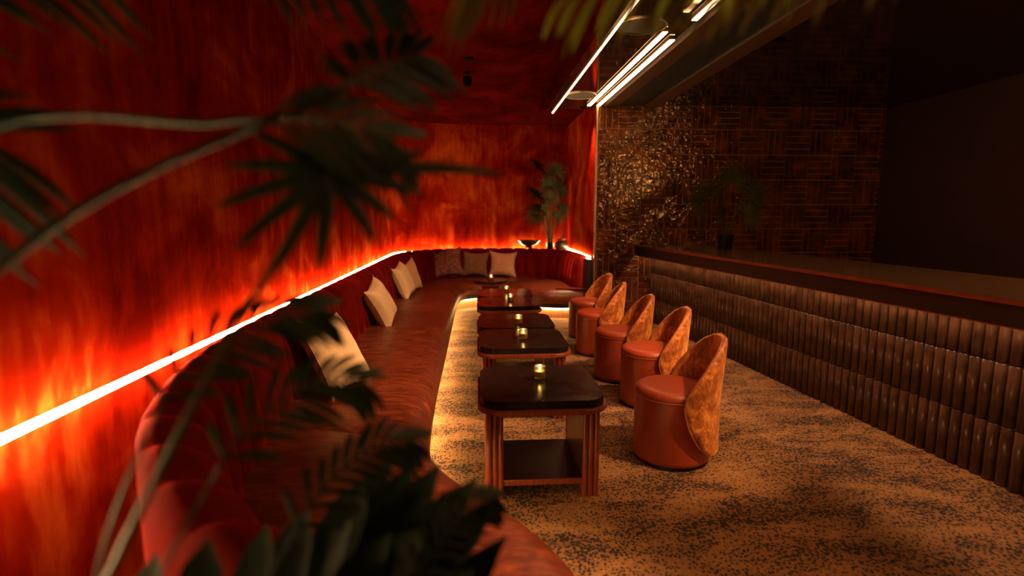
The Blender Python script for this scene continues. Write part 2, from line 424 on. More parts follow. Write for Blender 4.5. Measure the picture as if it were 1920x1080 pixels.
# backrest with channels
b = bmesh.new(); rows = []; acc = 0; W = .27
first = 2 * PER; dense = []
for i in range(first, len(Od) - 1):
    for k in range(3):
        f = k / 3; dense.append((Od[i].lerp(Od[i + 1], f), (Id[i].lerp(Id[i + 1], f))))
dense.append((Od[-1], Id[-1]))
pts = []; 
for j, (o, q) in enumerate(dense):
    if j: acc += (o - dense[j - 1][0]).length
    pts.append((acc, o, q))
TOT = acc; nfl = round(TOT / W); W = TOT / nfl
# resample so every channel has 10 sections
def at(s):
    lo, hi = 0, len(pts) - 1
    while hi - lo > 1:
        m = (lo + hi) // 2
        if pts[m][0] <= s: lo = m
        else: hi = m
    a, c = pts[lo], pts[hi]; f = (s - a[0]) / max(c[0] - a[0], 1e-6)
    return a[1].lerp(c[1], f), (c[1] - a[1]).normalized()
NS = 10
for k in range(nfl * NS + 1):
    s = k * TOT / (nfl * NS); o, d = at(min(s, TOT - 1e-5))
    n = Vector((d.y, -d.x, 0))          # towards the room
    ph = (k % NS) / NS
    bu = math.sqrt(max(0, 1 - (2 * ph - 1) ** 2)) if k % NS else 0
    bu = .15 + .85 * bu if k % NS else 0
    g_ = .070 * bu
    prof = [(.19, .40), (.185 + g_, .45), (.175 + g_, .60), (.155 + g_, .75), (.135 + g_, .87), (.115 + g_ * .9, .92 + .006 * bu), (.085 + g_ * .5, .950 + .016 * bu),
            (.055, .960 + .020 * bu), (.02, .955 + .014 * bu), (0, .93 + .008 * bu), (0, .60), (0, .10), (.15, .10)]
    rows.append([o + n * a + Vector((0, 0, z)) for a, z in prof])
loft(b, rows, closed=True, caps=True)
obj('backrest', b, M['velvet'], ban, angle=75)
# plinth (fluted), dark skirt
b = bmesh.new(); rows = []; rows2 = []; rows3 = []; cnt = 0
for i in range(len(Od)):
    o, q = Od[i], Id[i]; v = q - o; L = v.length; u = v / L
    for (lst, prof) in ((rows2, [(L - .22, .155), (L - .045, .165), (L - .035, .232), (L - .22, .232)]), (rows3, [(L - .135, .134), (L - .085, .146), (L - .085, .154), (L - .135, .154)])):
        lst.append([o + u * max(a, .02) + Vector((0, 0, z)) for a, z in prof])
S = 8
for i in range(len(Od) - 1):
    for k in range(S):
        f = k / S; o = Od[i].lerp(Od[i + 1], f); q = Id[i].lerp(Id[i + 1], f); v = q - o; L = v.length; u = v / L
        a = L - .155 + .007 * abs(math.sin(PI * (i * S + k) / 4))
        rows.append([o + u * max(d, .01) + Vector((0, 0, z)) for d, z in ((a, 0), (a, .13), (a - .1, .13), (a - .1, 0))])
loft(b, rows, closed=True, caps=True); obj('plinth', b, M['plinth'], ban)
b = bmesh.new(); loft(b, rows2, closed=True, caps=True); obj('seat_skirt', b, M['trim_black'], ban)
b = bmesh.new(); box(b, (1.655, 7.90, 0), (1.735, 8.20, .93), .006); obj('end_panel', b, M['trim_black'], ban)
b = bmesh.new(); loft(b, rows3, closed=True, caps=True)
obj('under_seat_light_strip', b, M['under'], ban)['label'] = 'glowing amber light strip under the seat'
# ledge between backrest and wall, on a wider shelf at the right back corner
b = bmesh.new(); led = []
ip = [i for i in range(16 * PER, 24 * PER)]
inner = [(Od[i].x, Od[i].y) for i in ip]
loop = [(x, y + .003) for x, y in inner] + [(XR - .005, 8.3), (XR - .005, 9.4), (XR - .055, 10.2), (.5, 10.21), (-.05, 10.21)]
b = bmesh.new(); prism(b, [(x, y) for x, y in loop], .90, .945)
obj('back_ledge', b, M['trim_black'], ban)
# cove light: ribbon following the wall
cp = [(XL + .04, -.2), (XL + .04, 3.0)]
r2 = R - .04
cp += [(XL + R - r2 * math.cos(a), YB - R + r2 * math.sin(a)) for a in [PI / 2 * k / 16 for k in range(17)]]
cp += [(.5, YB - .04), (1.2, YB - .04), (XR - .035, YB - .04)]
cp2 = [(XR - .018, YB - .1), (XR - .018, 9.3), (XR - .018, 8.05)]
def ribbon(path, z, w, h):
    b = bmesh.new(); rows = []; P = [Vector((x, y, 0)) for x, y in path]
    for i, p in enumerate(P):
        d = (P[min(i + 1, len(P) - 1)] - P[max(i - 1, 0)]).normalized(); n = Vector((d.y, -d.x, 0))
        rows.append([p + n * a + Vector((0, 0, c)) for a, c in ((-w / 2, z), (w / 2, z), (w / 2, z + h), (-w / 2, z + h))])
    loft(b, rows, closed=True, caps=True); return b
tag(obj('cove_light_strip', ribbon(cp, .925, .035, .012), M['cove']), 'glowing amber strip behind the banquette along the left and back red walls', 'light strip', 'amber cove strips')
tag(obj('cove_light_strip', ribbon(cp2, .95, .016, .012), M['cove']), 'short glowing amber strip behind the banquette end by the tiled wall', 'light strip', 'amber cove strips')

# ---------------------------------------------------------------- tables
TH = .59
def make_table(lab, y):
    r = thing('cocktail_table', lab, 'table', (.365, y, 0), 0, 'square black-topped tables')
    b = bmesh.new(); prism(b, rrect(.70, .70, .12), TH - .045, TH)
    bmesh.ops.bevel(b, geom=[e for e in b.edges if abs(e.verts[0].co.z - TH) < 1e-5 and abs(e.verts[1].co.z - TH) < 1e-5], offset=.003, segments=2, affect='EDGES')
    obj('tabletop', b, M['granite'], r, angle=35)
    b = bmesh.new(); prism(b, rrect(.735, .735, .135), TH - .076, TH - .0455)
    bmesh.ops.bevel(b, geom=[e for e in b.edges if abs(e.verts[0].co.z - e.verts[1].co.z) < 1e-5], offset=.006, segments=3, affect='EDGES')
    obj('tabletop_rim', b, M['wood'], r, angle=35)
    for s in (-1, 1):
        b = bmesh.new(); x0, x1 = (-.265, -.175) if s < 0 else (.205 - .01, .285)
        x0, x1 = (s * .272 - .048, s * .272 + .048)
        box(b, (x0 + .008, -.285, 0), (x1 - .008, .285, TH - .076))
        for yy in (-.285, .285):
            for k in range(3): lathe(b, [(.0155, 0), (.0155, TH - .076)], 14, (x0 + .016 + k * .032, yy))
        for k in range(17): lathe(b, [(.0155, 0), (.0155, TH - .076)], 10, (s * .272 + s * .038, -.265 + k * .0331))
        pl = obj('panel_leg', b, M['wood'], r, angle=50)
        b = bmesh.new(); box(b, (s * .232 - .0015, -.268, .106), (s * .232 + .0015, .268, TH - .078)); obj('inner_shade_panel', b, M['shelf'], pl)  # dark sheet standing in for the shade inside the legs
    b = bmesh.new(); box(b, (-.232, -.27, .075), (.232, .27, .10)); sh = obj('lower_shelf', b, M['shelf'], r)
    b = bmesh.new(); box(b, (-.232, -.283, .070), (.232, -.270, .104), .004); obj('shelf_edge', b, M['wood'], sh)
    return r
labs = ['nearest square black-topped wooden table, standing alone in front', 'second square table from the camera, nearer one of a touching pair',
        'third square table from the camera, farther one of a touching pair', 'fourth square table, in the middle of the aisle beyond the first pair', 'fifth square table, just before the small round table']
ys = [3.13, 4.30, 5.045, 6.16, 6.905]
t0 = make_table(labs[0], ys[0])
for y, l in zip(ys[1:], labs[1:]):
    c = copy_tree(t0); c.location.y = y; c['label'] = l
r = thing('round_table', 'small round black-topped table at the far end of the row by the back seat', 'table', (.215, 8.22, 0))
b = bmesh.new(); lathe(b, [(.255, TH - .03), (.26, TH - .02), (.26, TH - .006), (.255, TH)], 48); obj('tabletop', b, M['granite'], r, angle=40)
b = bmesh.new(); lathe(b, [(.265, TH - .06), (.272, TH - .055), (.272, TH - .035), (.265, TH - .0305)], 48); obj('tabletop_rim', b, M['wood'], r, angle=40)
b = bmesh.new(); lathe(b, [(.20, 0), (.20, .02), (.13, .03), (.13, TH - .06)], 96, (0, 0), .035, 16); obj('pedestal', b, M['wood'], r, angle=40)

# candles
def make_candle(lab, x, y, z=TH, lit=True):
    r = thing('tealight_glass', lab, 'candle holder', (x, y, z), 0, 'ribbed glass tealight holders')
    b = bmesh.new()
    lathe(b, [(.028, 0), (.034, .002), (.0355, .008), (.0355, .078), (.0350, .080), (.0325, .079), (.0322, .016), (.0005, .014)], 96, (0, 0), .022, 24)
    obj('ribbed_glass', b, M['glass'], r, angle=60)
    b = bmesh.new(); lathe(b, [(.027, .0165), (.029, .018), (.029, .044), (.027, .046), (.0005, .044)], 24); obj('wax', b, M['wax'], r, angle=40)
    b = bmesh.new(); lathe(b, [(.0008, .0445), (.0045, .052), (.0058, .058), (.0035, .068), (.0006, .080)], 10)
    obj('flame', b, M['flame'], r, smooth=True)
    return r
c0 = make_candle('lit ribbed glass tealight on the nearest table', .385, 3.20)
for x, y, l in ((.375, 4.27, 'lit ribbed glass tealight on the second table'), (.385, 4.90, 'lit ribbed glass tealight on the third table'), (.395, 6.22, 'lit ribbed glass tealight on the fourth table'),
                (.385, 6.92, 'dim ribbed glass tealight on the fifth table'), (.22, 8.22, 'lit ribbed glass tealight on the small round table')):
    c = copy_tree(c0); c.location = (x, y, TH); c['label'] = l

# ---------------------------------------------------------------- stools
def make_stool(lab, x, y, rz):
    r = thing('tub_stool', lab, 'stool', (x, y, 0), rz, 'round leather stools with velvet backs')
    rs = .245
    b = bmesh.new(); lathe(b, [(rs - .015, .022), (rs - .002, .03), (rs, .05), (rs, .44)], 64); obj('drum_base', b, M['stool_leather'], r, angle=60)
    b = bmesh.new(); lathe(b, [(rs - .003, .4405), (rs + .001, .445), (rs, .463), (rs - .010, .482), (rs - .030, .494), (rs - .06, .499), (rs - .12, .502), (.0005, .504)], 64)
    st = obj('seat_pad', b, M['stool_leather'], r, smooth=True)
    b = bmesh.new(); lathe(b, [(rs - .004, .4395), (rs + .0035, .4405), (rs + .0035, .4445), (rs - .004, .4455)], 64, close=False); obj('seam_piping', b, M['piping'], st, smooth=True)
    b = bmesh.new(); lathe(b, [(rs - .02, 0), (rs - .02, .022)], 48); obj('kick_ring', b, M['kick'], r, angle=40)
    # shell back: half-width (deg) by height
    def hw(z):
        zs = [(.10, 52), (.18, 70), (.30, 84), (.42, 90), (.50, 87), (.60, 74), (.70, 59), (.77, 44), (.81, 29), (.832, 14)]
        for (z0, a), (z1, c) in zip(zs, zs[1:]):
            if z <= z1:
                f = (z - z0) / (z1 - z0); return a + (c - a) * max(f, 0)
        return 5
    b = bmesh.new(); N = 28; K = 26; ri, ro = rs + .006, rs + .050
    inner = []; outer = []
    for j in range(K + 1):
        z = .10 + .732 * (1 - (1 - j / K) ** 1.35)
        w = math.radians(max(hw(z) - 4, 3)); lean = max(0, z - .45) * .07
        Ri, Ro = [], []
        for i in range(N + 1):
            u = -1 + 2 * i / N; a = w * u
            edge = math.sqrt(max(0, 1 - abs(u) ** 8)); topf = math.sqrt(max(0.0, 1 - (j / K) ** 14)); ef = min(edge, topf)
            m = (ri + ro) / 2 + lean; hft = (ro - ri) / 2 * (.25 + .75 * ef)
            Ri.append(((m - hft) * math.cos(a), (m - hft) * math.sin(a), z)); Ro.append(((m + hft) * math.cos(a), (m + hft) * math.sin(a), z))
        inner.append(Ri); outer.append(Ro)
    rows = [Ri + Ro[::-1] for Ri, Ro in zip(inner, outer)]
    loft(b, rows, closed=True, caps=True)
    sh = obj('shell_back', b, M['crushed'], r, angle=75)
    # piping along the rim edge
    P = [inner_o[0] for inner_o in outer] + [inner_o[-1] for inner_o in outer[::-1]]
    P = [((x_ * 1.0), y_, z_) for x_, y_, z_ in P]
    b = bmesh.new(); tube(b, P, .0035, 6); obj('edge_piping', b, M['piping'], sh, smooth=True)
    return r
st = [('nearest round terracotta leather stool, cut by the right edge of the picture', 1.28, 3.31, -.18), ('second round leather stool from the camera, beside the second table', 1.465, 4.33, -.15),
      ('middle one of the five round leather stools', 1.395, 5.04, -.13), ('fourth round leather stool from the camera, second from the far end of the row', 1.39, 6.0, -.22), ('farthest round leather stool, next to the banquette end', 1.45, 6.85, .06)]
s0 = make_stool(*st[0])
for l, x, y, rz in st[1:]:
    c = copy_tree(s0); c.location = (x, y, 0); c.rotation_euler = (0, 0, rz); c['label'] = l

# ---------------------------------------------------------------- cushions
def cushion(lab, loc, rz, lean, w, h, th, mat, roll=0, fringe=True, seed=1):
    r_ = random.Random(seed); b = bmesh.new(); N = 22
    front = []; back = []
    for j in range(N + 1):
        rf, rb = [], []
        for i in range(N + 1):
            u = -1 + 2 * i / N; v = -1 + 2 * j / N
            pu = 1 - .15 * (1 - v * v) ** 1.3 * abs(u) ** 2; pv = 1 - .15 * (1 - u * u) ** 1.3 * abs(v) ** 2
            x = u * w / 2 * (.93 + .07 * abs(v) ** 4 * abs(u)) * pu; z = v * h / 2 * (.93 + .07 * abs(u) ** 4 * abs(v)) * pv
            bb = max(0, (1 - u ** 4) * (1 - v ** 4)) ** .55
            wr = .010 * math.sin(7 * u + 3 * v + seed) * math.sin(5 * v - 2 * u) * bb
            sag = -.02 * (v + 1) * bb
            rf.append((x, -th / 2 * bb + wr * .6 - .001, z + h / 2)); rb.append((x, th / 2 * bb + wr * .3 + .001, z + h / 2))
        front.append(rf); back.append(rb)
    F = [[b.verts.new(p) for p in row] for row in front]; B = [[b.verts.new(p) for p in row] for row in back]
    for j in range(N):
        for i in range(N):
            b.faces.new((F[j][i], F[j][i + 1], F[j + 1][i + 1], F[j + 1][i])); b.faces.new((B[j][i + 1], B[j][i], B[j + 1][i], B[j + 1][i + 1]))
    ed = [(0, i) for i in range(N)] + [(j, N) for j in range(N)] + [(N, i) for i in range(N, 0, -1)] + [(j, 0) for j in range(N, 0, -1)]
    for k in range(len(ed)):
        a, c = ed[k], ed[(k + 1) % len(ed)]
        b.faces.new((F[a[0]][a[1]], B[a[0]][a[1]], B[c[0]][c[1]], F[c[0]][c[1]]))
    root = thing('throw_cushion', lab, 'cushion', loc, 0, None)
    root.rotation_euler = (Matrix.Rotation(rz, 3, 'Z') @ Matrix.Rotation(lean, 3, 'X') @ Matrix.Rotation(roll, 3, 'Y')).to_euler()
    rim = [((F[a[0]][a[1]].co + B[a[0]][a[1]].co) / 2).copy() for a in ed]
    obj('cover', b, mat, root, smooth=True)
    if fringe:
        b = bmesh.new(); c = Vector((0, 0, h / 2))
        for k, p in enumerate(rim):
            q = rim[(k + 1) % len(rim)]
            for f in (0, .25, .5, .75):
                m = p.lerp(q, f); d = (m - c).normalized(); tdir = (q - p).normalized()
                L = .011 * r_.uniform(.6, 1.3)
                a1 = b.verts.new(m - tdir * .0035); a2 = b.verts.new(m + tdir * .0035); a3 = b.verts.new(m + Vector((0, .003, 0))); tp = b.verts.new(m + d * L + tdir * r_.uniform(-.004, .004))
                b.faces.new((a1, a2, tp)); b.faces.new((a2, a3, tp)); b.faces.new((a3, a1, tp))
        obj('fringe', b, mat, root)
    return root
SZ = .462
cushion('large cream linen cushion nearest the camera, half hidden by leaves', (-.80, 3.42, SZ), math.radians(82), math.radians(-30), .60, .56, .17, M['cream'], math.radians(8), seed=2)
cushion('cream fringed cushion standing alone halfway along the left seat', (-.90, 5.66, SZ - .01), math.radians(84), math.radians(-25), .50, .50, .19, M['cream'], math.radians(-14), seed=3)
cushion('cream cushion in front of the tan one, farther along the left seat', (-.93, 7.50, SZ - .01), math.radians(82), math.radians(-22), .50, .50, .19, M['cream'], math.radians(-8), seed=4)
cushion('tan velvet cushion tucked behind the cream one on the left seat', (-.90, 7.93, SZ - .01), math.radians(72), math.radians(-16), .50, .50, .15, M['tan'], math.radians(-8), fringe=False, seed=5)
cushion('mottled plum and beige cushion at the left of the back seat', (-.52, 9.68, SZ), math.radians(14), math.radians(-17), .68, .56, .17, M['pattern'], math.radians(-5), fringe=False, seed=6)
cushion('plain brown velvet cushion in the middle of the back seat', (-.04, 9.77, SZ), math.radians(-3), math.radians(-14), .52, .48, .14, M['brownfab'], math.radians(3), fringe=False, seed=7)
cushion('pale tan cushion at the right of the three on the back seat', (.47, 9.74, SZ), math.radians(4), math.radians(-14), .52, .48, .16, M['blush'], math.radians(4), seed=8)

# ---------------------------------------------------------------- ledge things
LZ = .945
b = bmesh.new(); lathe(b, [(.07, 0), (.075, .01), (.06, .035), (.09, .045), (.16, .075), (.20, .125), (.215, .135), (.215, .142), (.195, .14), (.14, .085), (.05, .065), (.0005, .06)], 40)
o = obj('footed_bowl', b, M['glaze_pot'], angle=50); o.location = (.985, 10.13 - .02, LZ + .0); o.scale = (1, .42, 1)
o.scale = (1, 1, 1); o.location = (.98, 9.99, .978)
tag(o, 'wide black footed bowl on the ledge left of the potted palm', 'bowl')
b = bmesh.new(); lathe(b, [(.07, 0), (.105, .02), (.13, .075), (.125, .125), (.085, .165), (.068, .18), (.092, .20), (.095, .207), (.078, .205), (.055, .182), (.04, .17), (.0005, .165)], 36)
o = obj('round_vase', b, M['glaze_pot'], angle=50); o.location = (1.57, 9.80, LZ); tag(o, 'squat round dark clay vase on the ledge right of the palm', 'vase')
v_ = thing('dried_stem_bunch', 'few thin dark stems rising from the round clay vase', 'plant', (1.57, 9.80, LZ + .17))
for k, (dx, dy, hh) in enumerate(((-.05, 0, .30), (-.02, .02, .26), (.03, -.01, .22))):
    b = bmesh.new(); tube(b, [(0, 0, 0), (dx * .5, dy * .5, hh * .5), (dx, dy, hh)], .004, 6); obj('stem', b, M['stem'], v_, smooth=True)

def fan_leaf(bm, c, axis, nrm, rad, n=17, spread=120, droop=.15, wf=1.0):
    axis = Vector(axis).normalized(); nrm = Vector(nrm).normalized()
    side = axis.cross(nrm).normalized(); nrm = side.cross(axis).normalized(); c = Vector(c)
    for k in range(n):
        a = math.radians(-spread + 2 * spread * k / (n - 1)); d = axis * math.cos(a) + side * math.sin(a)
        L = rad * (1 - .22 * abs(a) / math.radians(spread)) * random.uniform(.88, 1.06)
        s = nrm.cross(d).normalized(); wmax = rad * .045 * wf; prev = None
        for q in range(6):
            t = q / 5; w = wmax * (.25 + 3.2 * t * (1 - t) * (1 - t * .35)) * (1 if q < 5 else .05)
            p = c + d * L * t + nrm * (.05 * rad * math.sin(t * 3)) - Vector((0, 0, 1)) * droop * L * t * t
            cur_ = (bm.verts.new(p - s * w), bm.verts.new(p + nrm * w * .5), bm.verts.new(p + s * w))
            if prev:
                bm.faces.new((prev[0], prev[1], cur_[1], cur_[0])); bm.faces.new((prev[1], prev[2], cur_[2], cur_[1]))
            prev = cur_
def fan_palm(name, lab, loc, pot, leaves, scale=1.0, potmat='pot'):
    r = thing(name, lab, 'plant', loc)
    b = bmesh.new(); pr, phh = pot
    lathe(b, [(pr * .78, 0), (pr * .82, .003), (pr, phh * .96), (pr * 1.04, phh), (pr * .9, phh), (pr * .86, phh * .85), (.0005, phh * .85)], 32); obj('pot', b, M[potmat], r, angle=50)
    for (x, y, z, ax, nm, rad, bx) in leaves:
        b = bmesh.new(); c = Vector((x, y, z)); p0 = Vector((bx, 0, phh * .8)); mid = p0.lerp(c, .55) + Vector((-.25 * (x - bx), -.25 * y, .10 * z))
        P = [(p0 * (1 - t) ** 2 + mid * 2 * t * (1 - t) + c * t * t) for t in [k / 10 for k in range(11)]]
        tube(b, P, lambda t: .009 - .005 * t, 6); s_ = obj('leaf_stalk', b, M['stem'], r, smooth=True)
        b = bmesh.new(); fan_leaf(b, c, ax, nm, rad * 1.2); obj('fan_leaf', b, M['leaf_fan'], s_, smooth=True)
    return r
X0, Y0 = 1.38, 9.98
fan_palm('potted_fan_palm', 'tall slender fan palm in a small black pot on the ledge by the corner', (X0, Y0, LZ), (.075, .13), [
    (.08, -.02, 1.42, (.15, -.1, 1), (.1, -1, .1), .26, .01), (-.03, -.08, 1.18, (-.2, -.25, 1), (.1, -1, .3), .26, -.01),
    (-.20, -.05, 1.52, (-.9, -.2, .45), (.3, -.5, .9), .30, -.02), (-.22, -.06, 1.00, (-1, -.2, .45), (.25, -.45, .9), .36, -.03),
    (.00, -.10, .95, (.1, -.2, 1), (.15, -1, .1), .22, .01), (-.20, -.10, .76, (-1, -.3, .15), (.2, -.6, .8), .26, -.02),
    (-.28, -.12, .66, (-.75, -.4, -.35), (-.2, -1, .25), .26, -.03), (.19, -.08, .74, (.75, -.2, .5), (-.3, -1, .1), .22, .03),
    (.10, -.05, .62, (.5, -.4, .5), (-.2, -1, .3), .20, .02), (.14, .0, 1.10, (.6, .0, .7), (-.3, -1, .1), .24, .03), (-.08, -.12, .80, (-.5, -.4, .5), (.2, -1, .3), .20, -.01)])

# ---------------------------------------------------------------- bar
# counter edge line: (2.29,7.5) -> (2.92,2.4)
A = Vector((2.335, 7.80, 0)); Bv = Vector((2.93, 1.6, 0)); dd = (Bv - A); LB = dd.length; dd.normalize(); nn = Vector((-dd.y, dd.x, 0))  # to +X side
if nn.x < 0: nn = -nn
bar = thing('bar_counter', 'dark stone-topped bar with a fluted glazed front along the tiled wall', 'bar', (0, 0, 0))
BT = 1.155
def strip(b, s0, s1, n0, n1, z0, z1):
    sk = nn.y / -dd.y
    P = [A + dd * (s0 + n0 * sk) + nn * n0, A + dd * s1 + nn * n0, A + dd * s1 + nn * n1, A + dd * (s0 + n1 * sk) + nn * n1]
    prism(b, [(p.x, p.y) for p in P], z0, z1)
b = bmesh.new(); strip(b, 0, LB, 0, 1.05, BT - .022, BT); obj('countertop', b, M['counter'], bar)
b = bmesh.new(); strip(b, 0, LB, .010, .05, BT - .150, BT - .0225); obj('fascia', b, M['trim_black'], bar)
b = bmesh.new(); strip(b, 0, LB, .002, .012, BT - .158, BT - .1505); obj('fascia_trim', b, M['bronze'], bar)
b = bmesh.new(); strip(b, 0, LB, -.004, .004, BT - .030, BT - .004); obj('edge_highlight', b, M['bronze'], bar)  # bronze strip added as the thin highlight along the counter's top edge
b = bmesh.new(); strip(b, .02, LB, .30, .95, 0, BT - .023); obj('bar_body', b, M['trim_black'], bar)
b = bmesh.new(); fr = .036; k = 0; s = .04
while s < LB:
    c = A + dd * s + nn * .295
    for (z0, z1) in ((0.0, .36), (.364, .73), (.734, BT - .024)):
        off = .0
        lathe(b, [(fr - .004, z0), (fr, z0 + .004), (fr, z1 - .004), (fr - .004, z1)], 14, (c.x, c.y))
    s += fr * 2 + .004
obj('fluted_front', b, M['flute'], bar, angle=45)
b = bmesh.new(); strip(b, .05, LB, .13, .15, BT - .035, BT - .0235)
tag(obj('counter_light_strip', b, emis('counter_led', (1, .55, .27), 75)), 'warm light strip under the edge of the bar counter', 'light strip')
def votive(lab, x, y):
    r = thing('votive_glass', lab, 'candle holder', (x, y, BT), 0, 'glasses on the bar counter')
    b = bmesh.new(); lathe(b, [(.036, 0), (.042, .004), (.042, .10), (.039, .10), (.038, .01), (.0005, .008)], 48, (0, 0), .03, 18); obj('ribbed_glass', b, M['glass'], r, angle=60)
    b = bmesh.new(); lathe(b, [(.030, .0105), (.030, .035), (.0005, .033)], 20); obj('wax', b, simple('dull_wax', (.30, .20, .08), .6), r, angle=40)
votive('small ribbed glass at the far left of the bar counter', 2.60, 7.40)
votive('larger ribbed glass farther right on the bar counter', 2.72, 6.75)
fan_palm('potted_fan_palm', 'fan palm in a black pot standing on the bar counter', (3.20, 6.7, BT), (.10, .19), [
    (-.38, -.1, .60, (-.8, -.3, .35), (.1, -1, .2), .26, -.01), (-.28, -.0, .72, (-.1, -.2, .9), (.1, -1, .1), .24, 0), (.0, -.1, .85, (.2, 0, 1), (.1, -1, .1), .30, 0),
    (.30, .0, .70, (.8, 0, .5), (0, -1, .2), .28, .01), (-.12, -.15, .45, (-.5, -.4, .4), (.1, -1, .3), .22, 0), (.2, -.1, .45, (.7, -.3, .3), (0, -1, .3), .24, .01)])

# ---------------------------------------------------------------- foreground palms
def frond(parent, P, nrm, L, mat, w=.014, n=20, ang=42, droop=.25, start=.28, rr=.005, up=1.0, dn=1.0, name='frond', sides=(1, -1), rachis=True):
    P = [Vector(p) for p in P]; nrm = Vector(nrm).normalized()
    C_ = catmull(P, 14); b = bmesh.new(); m = len(C_) - 1
    tube(b, C_, lambda t: rr * (1 - .75 * t) + .0008, 6)
    for k in range(n):
        t = start + (1 - start) * (k + .5) / n; idx = min(int(t * m), m - 1); p = C_[idx].lerp(C_[idx + 1], t * m - idx)
        tg = (C_[idx + 1] - C_[idx]).normalized(); sd = tg.cross(nrm).normalized()
        tt = (t - start) / (1 - start); ll = L * (.55 + .45 * math.sin(PI * (.25 + .62 * tt))) * (1.0 if tt < .85 else .8)
        a = math.radians(ang * (1.15 - .45 * tt))
        for s in sides:
            l2 = ll * (up if s > 0 else dn) * random.uniform(.88, 1.08); aa = a + random.uniform(-.08, .08)
            d = (tg * math.cos(aa) + sd * s * math.sin(aa) + nrm * random.uniform(-.12, .12)).normalized()
            prev = None; ws = d.cross(nrm).normalized()
            for q in range(7):
                u = q / 6; ww = w * (.25 + 2.9 * u * (1 - u) ** .8) * (1 if q < 6 else .03) * .75
                pp = p + d * l2 * u - Vector((0, 0, 1)) * droop * l2 * u * u
                cur_ = (b.verts.new(pp - ws * ww), b.verts.new(pp + nrm * ww * .4), b.verts.new(pp + ws * ww))
                if prev:
                    b.faces.new((prev[0], prev[1], cur_[1], cur_[0])); b.faces.new((prev[1], prev[2], cur_[2], cur_[1]))
                prev = cur_
    return obj(name, b, M[mat], parent, smooth=True)
def planter(parent, x, y, r, h, z=0):
    b = bmesh.new(); lathe(b, [(r * .8, z), (r * .84, z + .01), (r, z + h - .03), (r * 1.04, z + h), (r * .92, z + h), (r * .9, z + h - .06), (.0005, z + h - .06)], 40, (x, y))
    obj('pot', b, M['pot'], parent, angle=45)

# big palm left of the camera: pot on the floor behind the near end of the banquette
def rel(p, o): return (p[0] - o[0], p[1] - o[1], p[2] - o[2])
def FR(root, o, pts, **kw): return frond(root, [rel(p, o) for p in pts], **kw)
oa = (-1.02, .62, 0); pa = thing('areca_palm', 'tall dark green palm close to the camera at upper left, fronds reaching over the banquette', 'plant', oa)
planter(pa, 0, 0, .19, .42)
base = (-1.02, .62, .38)
FR(pa, oa, [base, (-.85, .58, 1.15), (-.50, .62, 1.56), (-.218, .75, 1.745), (-.169, .82, 1.798), (-.128, .89, 1.838), (-.092, .92, 1.858)], nrm=(.1, -1, .15), L=.118, mat='leaf_dark', w=.0075, n=15, ang=46, droop=.20, start=.60, rr=.006)
FR(pa, oa, [base, (-.92, .60, 1.20), (-.60, .64, 1.66), (-.33, .72, 1.715), (-.205, .78, 1.73), (-.13, .84, 1.715)], nrm=(.1, -1, .25), L=.13, mat='leaf', w=.0075, n=12, ang=36, droop=.25, start=.66, rr=.005)
FR(pa, oa, [base, (-1.0, .62, 1.4), (-.80, .70, 1.95), (-.48, .80, 2.06), (-.27, .88, 2.04), (-.16, .94, 2.01)], nrm=(.1, -1, .15), L=.17, mat='leaf_dark', w=.009, n=20, ang=44, droop=.30, start=.52, rr=.006)
FR(pa, oa, [base, (-1.08, .66, 1.2), (-1.06, .74, 1.7), (-.86, .84, 1.98), (-.60, .92, 2.06)], nrm=(.1, -1, .1), L=.24, mat='leaf_dark', w=.010, n=18, ang=45, droop=.35, start=.5, rr=.006)
FR(pa, oa, [base, (-1.10, .60, 1.0), (-1.05, .62, 1.42), (-.86, .70, 1.66), (-.66, .78, 1.70)], nrm=(.1, -1, .1), L=.22, mat='leaf_dark', w=.010, n=16, ang=45, droop=.35, start=.55, rr=.006)

# broad fan leaf in the middle left
ob = (-.66, .36, 0); pb = thing('fan_palm_plant', 'dark fan-leaved palm close to the camera, one finger pointing right across the red wall', 'plant', ob)
planter(pb, 0, 0, .16, .38)
def bigfan(o, c, stalk0, axis, nrm, fingers, mat, w):
    b = bmesh.new(); p0 = Vector(rel(stalk0, o)); c1 = Vector(rel(c, o)); mid = p0.lerp(c1, .5) + Vector((-.10, -.02, .10))
    tube(b, [(p0 * (1 - t) ** 2 + mid * 2 * t * (1 - t) + c1 * t * t) for t in [k / 12 for k in range(13)]], .005, 6)
    s_ = obj('leaf_stalk', b, M['stem'], pb, smooth=True)
    b = bmesh.new(); axis = Vector(axis).normalized(); nrm = Vector(nrm).normalized(); side = axis.cross(nrm).normalized()
    for a, L in fingers:
        a = math.radians(a); d = axis * math.cos(a) + side * math.sin(a); ws = d.cross(nrm).normalized(); prev = None
        for q in range(9):
            u = q / 8; ww = w * (.35 + 2.4 * u * (1 - u) * (1.3 - u)) * (1 if q < 8 else .05)
            pp = c1 + d * L * u - Vector((0, 0, 1)) * .16 * L * u * u
            cur_ = (b.verts.new(pp - ws * ww), b.verts.new(pp + nrm * ww * .5), b.verts.new(pp + ws * ww))
            if prev:
                b.faces.new((prev[0], prev[1], cur_[1], cur_[0])); b.faces.new((prev[1], prev[2], cur_[2], cur_[1]))
            prev = cur_
    return obj('fan_leaf', b, M[mat], s_, smooth=True)
bigfan(ob, (-.200, .77, 1.655), (-.66, .36, .34), (1, .35, .20), (.3, -1, .35), [(0, .265), (-14, .15), (14, .13), (42, .10), (-50, .07), (68, .10), (112, .12), (135, .14), (158, .15), (182, .15), (205, .14), (-130, .13)], 'leaf', .0125)

